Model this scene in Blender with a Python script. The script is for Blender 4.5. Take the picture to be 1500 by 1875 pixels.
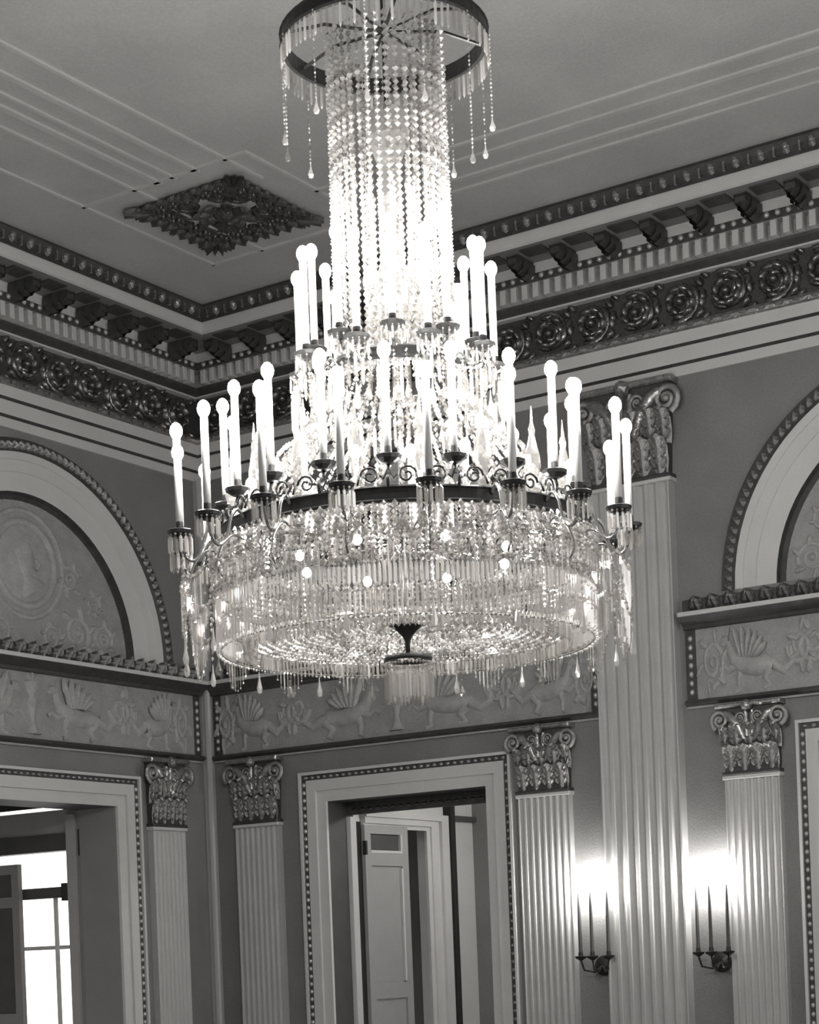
import bpy, math, random
from mathutils import Matrix, Vector
random.seed(7)
for o in list(bpy.data.objects): bpy.data.objects.remove(o)
scn = bpy.context.scene
COL = scn.collection
PI = math.pi
sin, cos = math.sin, math.cos

# ------------------------------------------------------------------ camera
YAW, ROLL, FPX = -0.585, 0.039, 3462.0
CAM = Vector((11.475, -13.99, 1.6))
fwd = Vector((sin(YAW), cos(YAW), 0)); rt = Vector((cos(YAW), -sin(YAW), 0)); dn = Vector((0, 0, -1))
right = rt*cos(ROLL) + dn*sin(ROLL); down = dn*cos(ROLL) - rt*sin(ROLL)
cd = bpy.data.cameras.new('camera'); cam = bpy.data.objects.new('camera', cd); COL.objects.link(cam)
up, bk = -down, -fwd
cam.matrix_world = Matrix(((right.x, up.x, bk.x, CAM.x), (right.y, up.y, bk.y, CAM.y), (right.z, up.z, bk.z, CAM.z), (0, 0, 0, 1)))
cd.sensor_fit = 'HORIZONTAL'; cd.sensor_width = 36.0; cd.lens = FPX/1500*36
cd.shift_y = (1749-937.5)/1500; cd.clip_end = 200
scn.camera = cam

# ------------------------------------------------------------------ world, light, exposure
w = bpy.data.worlds.new('world'); scn.world = w; w.use_nodes = True
w.node_tree.nodes['Background'].inputs[0].default_value = (1.0, 0.985, 0.965, 1)
w.node_tree.nodes['Background'].inputs[1].default_value = 0.33
BULB = 340.0          # radiance of the chandelier bulbs
wl = bpy.data.lights.new('left_wall_fill', 'AREA'); wl.shape = 'RECTANGLE'; wl.size = 8; wl.size_y = 4; wl.energy = 150   # added fill that brightens the left wall; no windows stand there
wlo = bpy.data.objects.new('left_wall_fill', wl); COL.objects.link(wlo); wlo.location = (14.4, -6, 3.0); wlo.rotation_euler = (0, math.pi/2, 0)
scn.view_settings.view_transform = 'Standard'; scn.view_settings.look = 'None'
scn.view_settings.exposure = 0.0; scn.view_settings.gamma = 1.0
scn.view_settings.use_curve_mapping = False

# ------------------------------------------------------------------ materials
def grey(v): return (v, v*0.985, v*0.965, 1)
def mat(name, v, rough=0.6, metal=0.0, nscale=0, namt=0.0, bump=0.0, bscale=None, spec=None):
    m = bpy.data.materials.new(name); m.use_nodes = True
    nt = m.node_tree; b = nt.nodes['Principled BSDF']
    b.inputs['Base Color'].default_value = grey(v); b.inputs['Roughness'].default_value = rough
    b.inputs['Metallic'].default_value = metal
    if spec is not None: b.inputs['Specular IOR Level'].default_value = spec
    if namt or bump:
        tc = nt.nodes.new('ShaderNodeTexCoord')
        n = nt.nodes.new('ShaderNodeTexNoise'); n.inputs['Scale'].default_value = nscale; n.inputs['Detail'].default_value = 5
        nt.links.new(tc.outputs['Object'], n.inputs['Vector'])
        if namt:
            r = nt.nodes.new('ShaderNodeValToRGB')
            r.color_ramp.elements[0].position = 0.3; r.color_ramp.elements[1].position = 0.7
            r.color_ramp.elements[0].color = grey(max(0, v*(1-namt))); r.color_ramp.elements[1].color = grey(v*(1+namt))
            nf = nt.nodes.new('ShaderNodeTexNoise'); nf.inputs['Scale'].default_value = 55; nf.inputs['Detail'].default_value = 4
            nt.links.new(tc.outputs['Object'], nf.inputs['Vector'])
            av = nt.nodes.new('ShaderNodeMix'); av.data_type = 'FLOAT'; av.inputs[0].default_value = 0.45
            nt.links.new(n.outputs['Fac'], av.inputs[2]); nt.links.new(nf.outputs['Fac'], av.inputs[3])
            nt.links.new(av.outputs[0], r.inputs['Fac']); nt.links.new(r.outputs['Color'], b.inputs['Base Color'])
        if bump:
            n2 = nt.nodes.new('ShaderNodeTexNoise'); n2.inputs['Scale'].default_value = bscale or nscale*4; n2.inputs['Detail'].default_value = 3
            nt.links.new(tc.outputs['Object'], n2.inputs['Vector'])
            bp = nt.nodes.new('ShaderNodeBump'); bp.inputs['Strength'].default_value = bump; bp.inputs['Distance'].default_value = 0.02
            nt.links.new(n2.outputs['Fac'], bp.inputs['Height']); nt.links.new(bp.outputs['Normal'], b.inputs['Normal'])
    return m
def emit(name, s):
    m = bpy.data.materials.new(name); m.use_nodes = True; nt = m.node_tree; nt.nodes.clear()
    e = nt.nodes.new('ShaderNodeEmission'); e.inputs[0].default_value = (1, .985, .96, 1); e.inputs[1].default_value = s
    o = nt.nodes.new('ShaderNodeOutputMaterial'); nt.links.new(e.outputs[0], o.inputs[0]); return m
def crystal(name, trans, gloss, rough, col=0.9):
    m = bpy.data.materials.new(name); m.use_nodes = True; nt = m.node_tree; nt.nodes.clear()
    out = nt.nodes.new('ShaderNodeOutputMaterial')
    g = nt.nodes.new('ShaderNodeBsdfGlossy'); g.inputs['Color'].default_value = grey(0.95); g.inputs['Roughness'].default_value = rough
    t = nt.nodes.new('ShaderNodeBsdfTransparent'); t.inputs['Color'].default_value = grey(0.93)
    d = nt.nodes.new('ShaderNodeBsdfDiffuse'); d.inputs['Color'].default_value = grey(col)
    tl = nt.nodes.new('ShaderNodeBsdfTranslucent'); tl.inputs['Color'].default_value = grey(col)
    a1 = nt.nodes.new('ShaderNodeMixShader'); a1.inputs[0].default_value = 0.5
    nt.links.new(d.outputs[0], a1.inputs[1]); nt.links.new(tl.outputs[0], a1.inputs[2])
    a2 = nt.nodes.new('ShaderNodeMixShader'); a2.inputs[0].default_value = gloss
    nt.links.new(a1.outputs[0], a2.inputs[1]); nt.links.new(g.outputs[0], a2.inputs[2])
    a3 = nt.nodes.new('ShaderNodeMixShader'); a3.inputs[0].default_value = trans
    nt.links.new(a2.outputs[0], a3.inputs[1]); nt.links.new(t.outputs[0], a3.inputs[2])
    # salt-and-pepper sparkle put into the material: clearness, gloss and tone vary per bead
    ge = nt.nodes.new('ShaderNodeNewGeometry')
    for node, lo, hi in ((a3, trans*.35, min(.9, trans*1.9)), (a2, max(0, gloss-.25), min(.95, gloss+.25))):
        mr = nt.nodes.new('ShaderNodeMapRange'); mr.inputs['To Min'].default_value = lo; mr.inputs['To Max'].default_value = hi
        nt.links.new(ge.outputs['Random Per Island'], mr.inputs['Value']); nt.links.new(mr.outputs['Result'], node.inputs[0])
    rp = nt.nodes.new('ShaderNodeValToRGB'); rp.color_ramp.elements[0].color = grey(col*1.5 if col < .6 else .9); rp.color_ramp.elements[1].color = grey(col*.12)
    nt.links.new(ge.outputs['Random Per Island'], rp.inputs['Fac'])
    nt.links.new(rp.outputs['Color'], d.inputs['Color']); nt.links.new(rp.outputs['Color'], tl.inputs['Color'])
    nt.links.new(a3.outputs[0], out.inputs[0]); return m
M = dict(
    wall=mat('wall_paint', .20, .75, 0, 2.0, .18, .2, 60),
    ceil=mat('ceiling_plaster', .42, .8, 0, 1.2, .16, .2, 40),
    ceil_line=mat('ceiling_moulding', .46, .7, 0, 3, .1),
    stone=mat('pale_stone', .55, .55, 0, 3, .06, .05, 30),
    pil=mat('pilaster_scagliola', .44, .45, 0, 4, .08, .06, 30),
    gilt=mat('dark_gilding', .17, .27, .85, 14, .5, .25, 40, .8),
    gilt2=mat('worn_gilding', .36, .27, .8, 18, .5, .3, 50, .8),
    giltd=mat('dark_moulding', .05, .5, 0, 12, .4, .2, 60),  # near-black tone for dark gilding, grooves, coffers and capital bells
    orn=mat('blackened_gilding', .055, .3, .45, 22, .5, .3, 40, .8),
    beadm=mat('gilt_beads', .5, .25, .4, 0, 0, 0, None, .8),
    frieze=mat('frieze_ground', .30, .65, 0, 6, .22, .3, 40),
    relief=mat('relief_plaster', .35, .55, 0, 9, .22, .2, 40),
    tymp=mat('tympanum_ground', .30, .65, 0, 7, .2, .25, 30),
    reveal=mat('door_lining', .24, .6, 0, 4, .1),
    white=mat('white_paint', .62, .45, 0, 4, .05),
    doorp=mat('door_paint', .36, .5, 0, 5, .08),
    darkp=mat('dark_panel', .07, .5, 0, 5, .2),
    bronze=mat('dark_bronze', .022, .35, .3, 20, .3),
    silver=mat('silvered_arm', .30, .25, .8),
    candle=mat('candle_sleeve', .82, .55),
    shade_black=mat('shade_black_plaster', .04, .95, 0, 6, .2, 0, None, 0.0),  # near-black: shade put into the passage ceiling and lobby recess, also dark pilaster
    floor=mat('parquet', .22, .35, 0, 3, .3),
    iron=mat('black_iron', .02, .5),
    crys=crystal('crystal_bead', .18, .56, .09, .80),
    pris=crystal('crystal_prism', .40, .56, .09, .80),
    clear=crystal('clear_glass', .45, .6, .1, .80),
    bulb=emit('lit_bulb', BULB), sbulb=emit('sconce_bulb', 900.0), day=emit('daylit_window', 2.2), lamp=emit('added_lobby_glow', 110.0),
)

# ------------------------------------------------------------------ mesh builder
class MB:
    def __init__(s): s.v = []; s.f = []
    def quad_grid(s, rows, close=False):
        b = len(s.v); n = len(rows[0])
        for r in rows: s.v += [tuple(p) for p in r]
        for i in range(len(rows)-1):
            for j in range(n if close else n-1):
                k = (j+1) % n
                s.f.append((b+i*n+j, b+i*n+k, b+(i+1)*n+k, b+(i+1)*n+j))
        return b
    def box(s, x0, x1, y0, y1, z0, z1):
        b = len(s.v)
        s.v += [(x0,y0,z0),(x1,y0,z0),(x1,y1,z0),(x0,y1,z0),(x0,y0,z1),(x1,y0,z1),(x1,y1,z1),(x0,y1,z1)]
        s.f += [tuple(b+i for i in q) for q in ((0,3,2,1),(4,5,6,7),(0,1,5,4),(1,2,6,5),(2,3,7,6),(3,0,4,7))]
    def bbox(s, x0, x1, y0, y1, z0, z1, e):      # box whose +z face is chamfered by e
        b = len(s.v)
        s.v += [(x0,y0,z0),(x1,y0,z0),(x1,y1,z0),(x0,y1,z0),(x0,y0,z1-e),(x1,y0,z1-e),(x1,y1,z1-e),(x0,y1,z1-e),
                (x0+e,y0+e,z1),(x1-e,y0+e,z1),(x1-e,y1-e,z1),(x0+e,y1-e,z1)]
        q = [(0,3,2,1),(8,9,10,11)]
        for i in range(4):
            j = (i+1) % 4; q += [(i,j,4+j,4+i),(4+i,4+j,8+j,8+i)]
        s.f += [tuple(b+i for i in t) for t in q]
    def octa(s, c, r, h=None, ax=(0,0,1)):
        h = r if h is None else h; b = len(s.v); x, y, z = c
        s.v += [(x+r,y,z),(x,y+r,z),(x-r,y,z),(x,y-r,z),(x,y,z+h),(x,y,z-h)]
        for i in range(4):
            j = (i+1) % 4; s.f += [(b+i,b+j,b+4),(b+j,b+i,b+5)]
    def lathe(s, prof, n=16, c=(0,0,0), axis='z'):
        rows = []
        for r, z in prof:
            row = []
            for i in range(n):
                a = 2*PI*i/n
                p = (r*cos(a), r*sin(a), z) if axis == 'z' else (r*cos(a), r*sin(a), z)
                row.append((p[0]+c[0], p[1]+c[1], p[2]+c[2]))
            rows.append(row)
        b = s.quad_grid(rows, True)
        s.f.append(tuple(b+i for i in range(n))[::-1]); s.f.append(tuple(b+(len(prof)-1)*n+i for i in range(n)))
    def tube(s, pts, r, n=6, closed=False):
        pts = [Vector(p) for p in pts]; rows = []; N = len(pts)
        for i, p in enumerate(pts):
            a = pts[(i-1) % N] if (closed or i > 0) else p; c = pts[(i+1) % N] if (closed or i < N-1) else p
            t = (c-a).normalized(); h = Vector((0,0,1)) if abs(t.z) < .9 else Vector((1,0,0))
            u = t.cross(h).normalized(); v = t.cross(u)
            rr = r[i] if isinstance(r, (list, tuple)) else r
            rows.append([p + rr*(cos(2*PI*k/n)*u + sin(2*PI*k/n)*v) for k in range(n)])
        if closed: rows.append(rows[0])
        b = s.quad_grid(rows, True)
        if not closed:
            s.f.append(tuple(b+i for i in range(n))[::-1]); s.f.append(tuple(b+(N-1)*n+i for i in range(n)))
    def rtube(s, pts, rad, flat=.5, w0=0.0, n=5):   # half-round relief strip in the (x,y) plane rising to +z
        pts = [Vector((p[0], p[1], 0)) for p in pts]; rows = []; N = len(pts)
        for i, p in enumerate(pts):
            t = (pts[min(i+1,N-1)]-pts[max(i-1,0)]).normalized(); nn = Vector((-t.y, t.x, 0))
            rr = rad[i] if isinstance(rad, (list, tuple)) else rad
            rows.append([p + nn*(rr*cos(PI*k/(n-1))) + Vector((0,0,w0+rr*flat*sin(PI*k/(n-1)))) for k in range(n)])
        s.quad_grid(rows)
    def dome(s, cx, cy, r, h, w0=0.0, n=8, ry=None):
        ry = ry or r; b = len(s.v)
        for k, (f, z) in enumerate(((1,0),(.85,.55),(.5,.88))):
            for i in range(n):
                a = 2*PI*i/n; s.v.append((cx+r*f*cos(a), cy+ry*f*sin(a), w0+h*z))
        s.v.append((cx, cy, w0+h))
        for k in range(2):
            for i in range(n):
                j = (i+1) % n; s.f.append((b+k*n+i, b+k*n+j, b+(k+1)*n+j, b+(k+1)*n+i))
        for i in range(n): s.f.append((b+2*n+i, b+2*n+(i+1) % n, b+3*n))
    def leaf(s, x, y, ang, L, W, w0=0.0, h=.03, curl=0.0):   # flat-backed acanthus leaf in the (x,y) plane
        ca, sa = cos(ang), sin(ang); rows = []
        for i, (t, wd) in enumerate(((0,.35),(.25,.85),(.45,.75),(.65,1.0),(.85,.6),(1,.1))):
            row = []
            for k in (-1,-.5,0,.5,1):
                px, py = t*L, k*wd*W/2
                hz = h*(1-.75*abs(k))*(0.6+.4*sin(PI*t)) + curl*t*t
                row.append((x+px*ca-py*sa, y+px*sa+py*ca, w0+(hz if abs(k) < 1 else curl*t*t)))
            rows.append(row)
        s.quad_grid(rows)
    def mesh(s, name, m, smooth=False):
        me = bpy.data.meshes.new(name); me.from_pydata(s.v, [], s.f); me.materials.append(m)
        if smooth: me.shade_smooth()
        me.update(); return me

def tag(o, label=None, cat=None, group=None, kind=None):
    if label: o['label'] = label
    if cat: o['category'] = cat
    if group: o['group'] = group
    if kind: o['kind'] = kind
    return o
def ob(name, data, parent=None, mx=None):
    o = bpy.data.objects.new(name, data); COL.objects.link(o)
    if parent: o.parent = parent
    if mx is not None: o.matrix_local = mx
    return o
def empty(name, loc=(0,0,0)):
    o = bpy.data.objects.new(name, None); COL.objects.link(o); o.location = loc; o.empty_display_size = .1; return o
def add(name, mb, m, parent=None, mx=None, smooth=False): return ob(name, mb.mesh(name, m, smooth), parent, mx)
def T(x, y, z): return Matrix.Translation((x, y, z))
def RZ(a): return Matrix.Rotation(a, 4, 'Z')
def SC(x, y, z): return Matrix.Diagonal((x, y, z, 1))

# wall frames: local (u along the wall from the corner, v up, w out into the room)
BB = Matrix(((1,0,0,0),(0,0,-1,0),(0,1,0,0),(0,0,0,1)))
BL = Matrix(((0,0,1,0),(-1,0,0,0),(0,1,0,0),(0,0,0,1)))
WALLS = {'back': (BB, 10.5), 'left': (BL, 6.5)}
HT = 7.5

# ------------------------------------------------------------------ room shell
def dressed(name, label, cat):
    e = empty(name); tag(e, label, cat, kind='structure'); return e
mb = MB(); mb.box(-.3, 14.2, -14.6, .3, -.2, 0)
tag(add('floor', mb, M['floor']), 'polished wooden floor of the hall below the chandelier', 'floor', kind='structure')

ARCH = {'back': [(2.23, 1.60, 4.37), (7.00, 1.56, 4.40)], 'left': [(2.23, 1.64, 4.36)]}
DOORS = {'back': [(1.38, 3.08, 3.03), (6.20, 7.85, 3.03)], 'left': [(1.33, 3.10, 3.03)]}
def wall_mesh(side):
    B, U = WALLS[side]; mb = MB(); br = {0.0, U}
    for uc, R, zc in ARCH[side]:
        for i in range(33): br.add(round(uc-R*cos(PI*i/32), 4))
    for a, b, z in DOORS[side]: br.add(a); br.add(b)
    br = sorted(br)
    for a, b in zip(br, br[1:]):
        m = (a+b)/2; segs = [((0, 0), (HT, HT))]
        for uc, R, zc in ARCH[side]:
            if abs(m-uc) < R:
                f = lambda u: zc+math.sqrt(max(0, R*R-(u-uc)**2))
                segs = [((0, 0), (zc, zc)), ((f(a), f(b)), (HT, HT))]
        for d0, d1, z in DOORS[side]:
            if d0 < m < d1: segs[0] = ((z, z), segs[0][1])
        for (l0, l1), (h0, h1) in segs:
            k = len(mb.v); mb.v += [(a,l0,0),(b,l1,0),(b,h1,0),(a,h0,0)]; mb.f.append((k,k+1,k+2,k+3))
    return mb
wlab = {'back': 'grey painted wall behind the chandelier with arches and doorways', 'left': 'grey painted wall on the left of the room corner'}
WALLOBJ = {}
for side in ('back', 'left'):
    WALLOBJ[side] = tag(add('wall_'+side, wall_mesh(side), M['wall'], None, WALLS[side][0]), wlab[side], 'wall', kind='structure')

# ceiling with raised lines and the square foliage ornament
mb = MB(); mb.box(0, 14.0, -14.5, 0, HT, HT+.2)
ceil = tag(add('ceiling', mb, M['ceil']), 'grey plaster ceiling with raised lines above the chandelier', 'ceiling', kind='structure')
def strip(x0, x1, y0, y1, h=.018):
    mb = MB(); mb.box(x0, x1, y0, y1, HT-h, HT+.01); add('ceiling_moulding', mb, M['ceil_line'], ceil)
for x in (1.455, 1.975): strip(x, x+.03, -14, -1.46)
for x, wd in ((2.19, .05), (2.35, .03), (2.55, .05), (2.86, .03)): strip(x, x+wd, -14, -3.0 if x < 2.8 else -2.6)
for y, wd in ((-1.45, .03), (-1.62, .05), (-1.9, .05), (-2.15, .03)): strip(1.46 if y > -1.5 else 3.05, 14, y-wd, y)
strip(1.46, 3.05, -3.06, -3.03); strip(3.05, 3.08, -3.06, -1.46)
orn = MB(); orn.dome(0, 0, .10, .08, 0, 12)
ox, oy = 2.24, -2.27
DOWN = Matrix(((1,0,0,ox),(0,-1,0,oy),(0,0,-1,HT),(0,0,0,1)))
oo = add('ceiling_ornament', orn, M['orn'], ceil, DOWN)
lf = MB(); lf.leaf(0, 0, 0, 1, .62, 0, .16, .10); LEAF = lf.mesh('acanthus_leaf', M['gilt'])
lf = MB(); lf.leaf(0, 0, 0, 1, .62, 0, .16, .10); LEAF2 = lf.mesh('acanthus_leaf', M['gilt2'])
lf = MB(); lf.leaf(0, 0, 0, 1, .62, 0, .16, .10); LEAFO = lf.mesh('acanthus_leaf', M['orn'])
for i in range(8): ob('acanthus_leaf', LEAFO, oo, RZ(PI/4*i) @ T(.09,0,.02) @ SC(.17,.18,.3))
HS = .56      # half side of the square ornament
fl_ = MB(); fl_.dome(0, 0, .022, .03)
for i in range(5): fl_.dome(.04*cos(i*1.257), .04*sin(i*1.257), .026, .03, 0, 6)
FLOR = fl_.mesh('floret', M['orn'], True)
for k in range(4):
    a = PI/2*k
    for j in range(4):
        for sd in (1, -1):                       # scalloped rim of paired leaves with florets between
            t = (j+.4)/4*.86
            ob('acanthus_leaf', LEAFO, oo, RZ(a) @ T(HS-.12, sd*t*HS, .01) @ RZ(.55) @ SC(.13,.13,.25))
            ob('acanthus_leaf', LEAFO, oo, RZ(a) @ T(HS-.12, sd*t*HS, .01) @ RZ(-.55) @ SC(.13,.13,.25))
            if j < 3: ob('floret', FLOR, oo, RZ(a) @ T(HS-.17, sd*(t+.1)*HS, .01) @ SC(1,1,1))
    for sd in (-.9, -.6, -.3, 0, .3, .6, .9):      # corner palmettes
        ob('palmette_leaf', LEAFO, oo, RZ(a+PI/4) @ T(.56,0,.015) @ RZ(sd) @ SC(.23 if abs(sd) < .5 else .16,.10,.25))
    sp = MB()
    for sg in (1, -1):
        for cx_, cy_, q, r0 in ((.27,.15,.10,.026),(.36,.33,.085,.022),(.12,.30,.06,.018)):
            sp.rtube([(cx_+q*(1-t/16*.8)*cos(sg*(t*.75+1)), sg*cy_+q*(1-t/16*.8)*sin(sg*(t*.75+1))) for t in range(17)], [r0-.0007*t for t in range(17)], 1.0)
    sp.dome(.36, 0, .045, .05)
    for q in (-.5, 0, .5): sp.leaf(.37, 0, q, .10, .06, .0, .04)
    add('scroll', sp, M['orn'], oo, RZ(a))

# ------------------------------------------------------------------ mouldings
def sweep(name, side, prof, m, parent, u1=None, u0=None):
    B, U = WALLS[side]; u1 = u1 or U; mb = MB()
    rows = [[((ww if u0 is None else u0), z, ww) for ww, z in prof], [(u1, z, ww) for ww, z in prof]]
    mb.quad_grid(rows); return add(name, mb, m, parent, B)
bead = MB(); bead.dome(0, 0, 1, 1, 0, 8); BEAD = bead.mesh('bead', M['beadm'], True)
bd = MB(); bd.dome(0, 0, 1, 1, 0, 8); BEADG = bd.mesh('bead', M['gilt2'], True)
db = MB(); db.bbox(-.026, .026, -.06, .06, 0, .10, .006); DENT = db.mesh('dentil', M['stone'])
# modillion bracket: scrolled console with an acanthus leaf under it
md = MB(); PR = ((0,0),(0,.34),(-.03,.365),(-.07,.36),(-.085,.32),(-.06,.27),(-.065,.2),(-.10,.12),(-.115,.05),(-.10,0))
md.quad_grid([[(sx, y, z) for y, z in PR] for sx in (-.05,-.035,.035,.05)])
for i in (0, 3):
    md.f.append(tuple(range(i*10, i*10+10)))
for q, (t0, t1, wd) in enumerate(((0,.16,.075),(.12,.26,.07),(.22,.38,.055))):   # stepped leaf lobes
    for sx in (-1, 1):
        k = len(md.v); yb = -.125+.02*q
        md.v += [(sx*.01,yb-.03,t0),(sx*wd,yb+.03,t0+.03),(sx*wd*.9,yb+.01,t1),(sx*.01,yb-.035,t1+.03)]; md.f.append((k,k+1,k+2,k+3))
        md.v += [(sx*wd,yb+.09,t0+.03),(sx*wd*.9,yb+.08,t1)]; md.f.append((k+1,k+4,k+5,k+2))
MODI = md.mesh('modillion', M['giltd'])
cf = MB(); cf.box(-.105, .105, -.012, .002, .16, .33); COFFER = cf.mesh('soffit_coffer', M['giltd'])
# rinceau scroll of the cornice frieze
sc = MB()
sc.rtube([(.178*(1-.80*t/34)*cos(-2.0+t*.33), .172*(1-.80*t/34)*sin(-2.0+t*.33)) for t in range(35)], [.026+.010*sin(t*1.1)-.0003*t for t in range(35)], 1.3)
sc.dome(0, 0, .04, .06)
for t in range(9):
    a = -2.0+t*.7; q = .135-.006*t; sc.leaf(q*cos(a), q*sin(a), a+1.9, .10, .085, .012, .055)
for a, x, y in ((.9,.14,-.17),(2.2,-.15,.13),(-2.2,-.15,-.14),(-.9,.14,.16),(1.57,.19,-.08),(-1.57,.2,.06)): sc.leaf(x, y, a, .10, .08, 0, .05)
SCROLL = sc.mesh('scroll', M['gilt'], True)
eg = MB(); eg.dome(0, 0, .035, .05, 0, 8, .05); eg.box(-.10, -.085, -.05, .05, 0, .03); EGG = eg.mesh('egg_ornament', M['gilt2'])

clab = {'back': 'deep classical cornice with dentils and gilded scrolls along the back wall', 'left': 'deep classical cornice with dentils and gilded scrolls along the left wall'}
for n, side in enumerate(('back', 'left')):
    B, U = WALLS[side]; r = dressed('trim_%d' % (n+1), clab[side], 'cornice')
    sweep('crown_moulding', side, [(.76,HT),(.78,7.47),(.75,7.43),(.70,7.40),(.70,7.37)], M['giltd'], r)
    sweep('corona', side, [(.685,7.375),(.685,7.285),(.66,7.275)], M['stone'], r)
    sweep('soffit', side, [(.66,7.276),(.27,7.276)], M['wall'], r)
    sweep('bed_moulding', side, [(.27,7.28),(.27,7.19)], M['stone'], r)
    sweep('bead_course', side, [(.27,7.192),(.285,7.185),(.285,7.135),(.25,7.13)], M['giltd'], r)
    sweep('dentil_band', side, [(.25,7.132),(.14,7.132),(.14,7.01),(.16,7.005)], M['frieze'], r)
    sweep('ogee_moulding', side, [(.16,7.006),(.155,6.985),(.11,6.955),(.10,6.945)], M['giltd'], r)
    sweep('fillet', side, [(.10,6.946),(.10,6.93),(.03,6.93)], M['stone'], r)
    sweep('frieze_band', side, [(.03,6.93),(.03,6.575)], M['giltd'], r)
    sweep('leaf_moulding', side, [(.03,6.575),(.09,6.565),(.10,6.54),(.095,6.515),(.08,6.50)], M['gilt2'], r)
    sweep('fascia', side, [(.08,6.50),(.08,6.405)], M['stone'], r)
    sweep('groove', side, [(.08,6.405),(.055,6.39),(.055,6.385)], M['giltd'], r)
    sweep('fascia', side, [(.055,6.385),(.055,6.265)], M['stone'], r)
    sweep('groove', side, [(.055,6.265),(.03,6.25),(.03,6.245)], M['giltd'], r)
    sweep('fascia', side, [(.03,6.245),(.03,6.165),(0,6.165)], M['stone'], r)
    u = .90
    while u < U: ob('egg_ornament', EGG, r, B @ T(u, 7.43, .735)); u += .2
    u = .64
    while u < U-.2:
        ob('modillion', MODI, r, B @ T(u, 7.276, .275) @ SC(.95,1,.74))
        if u > 1.0: ob('soffit_coffer', COFFER, r, B @ T(u-.2, 7.276, .275))
        u += .4
    u = .36
    while u < U: ob('bead', BEAD, r, B @ T(u, 7.16, .283) @ SC(.024,.024,.022)); u += .09
    u = .30
    while u < U: ob('dentil', DENT, r, B @ T(u, 7.072, .14)); u += .105
    u = .28
    k = 0
    while u < U-.2:
        ob('scroll', SCROLL, r, B @ T(u, 6.752, .03) @ SC(1, 1 if k % 2 == 0 else -1, 1)); u += .4; k += 1
    u = .2
    while u < U: ob('leaf_ornament', LEAF2, r, B @ T(u, 6.535, .09) @ SC(.075,.06,.2)); u += .15

# lower entablature with griffin frieze
def spiral(mb, cx, cy, R, turns, sgn, r0, a0=0, n=26, flat=.55):
    mb.rtube([(cx+R*(1-.85*t/n)*cos(a0+sgn*turns*2*PI*t/n), cy+R*(1-.85*t/n)*sin(a0+sgn*turns*2*PI*t/n)) for t in range(n+1)], [r0*(1-.5*t/n) for t in range(n+1)], flat)
gf = MB()     # griffin, facing -x, about 1.0 wide x .5 tall
gf.rtube([(-.36,.16),(-.34,.10),(-.30,.02),(-.20,-.03),(-.05,-.06),(.08,-.05),(.16,-.08)], [.03,.05,.065,.085,.08,.085,.06], .5)
gf.rtube([(-.46,.13),(-.41,.17),(-.35,.17)], [.015,.045,.04], .6); gf.leaf(-.36, .2, 1.2, .07, .03, 0, .03)
gf.rtube([(-.26,-.03),(-.36,-.07),(-.42,-.03),(-.47,-.06)], [.04,.03,.022,.025], .6)
gf.rtube([(-.22,-.05),(-.25,-.15),(-.24,-.23),(-.29,-.24)], [.045,.028,.02,.025], .6)
gf.rtube([(.12,-.08),(.06,-.16),(.12,-.22),(.05,-.235)], [.07,.04,.025,.025], .6)
for i in range(6): gf.leaf(-.20+.03*i, .02, 1.9-.26*i, .27-.018*i, .075, .02, .04)
gf.rtube([(.16,-.05),(.28,-.12),(.38,-.06),(.36,.06)], [.05,.04,.035,.03], .5)
spiral(gf, .46, .06, .14, 1.6, 1, .03, PI)
for a in (.4, 1.3, -.5, -1.4): gf.leaf(.46+.12*cos(a), .06+.12*sin(a), a, .11, .07, 0, .03)
GRIF = gf.mesh('griffin', M['relief'], True)
cdl = MB()
cdl.rtube([(0,-.24),(0,-.2),(0,-.12),(0,-.04),(0,.03),(0,.08),(0,.15),(0,.2)], [.09,.05,.025,.04,.07,.03,.08,.10], .5)
for a in (1.0, 1.57, 2.14): cdl.leaf(0, .17, a, .12, .06, 0, .03)
CAND = cdl.mesh('candelabrum', M['relief'], True)
rs = MB(); spiral(rs, 0, 0, .17, 1.8, 1, .028, -PI/2); rs.dome(0,0,.04,.035)
for i in range(6):
    a = i*1.05; rs.leaf(.13*cos(a), .13*sin(a), a+.7, .13, .075, 0, .03)
RSCR = rs.mesh('scroll', M['relief'], True)
elab = {'back': 'leafy lower cornice and griffin frieze along the back wall', 'left': 'leafy lower cornice and griffin frieze along the left wall'}
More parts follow.
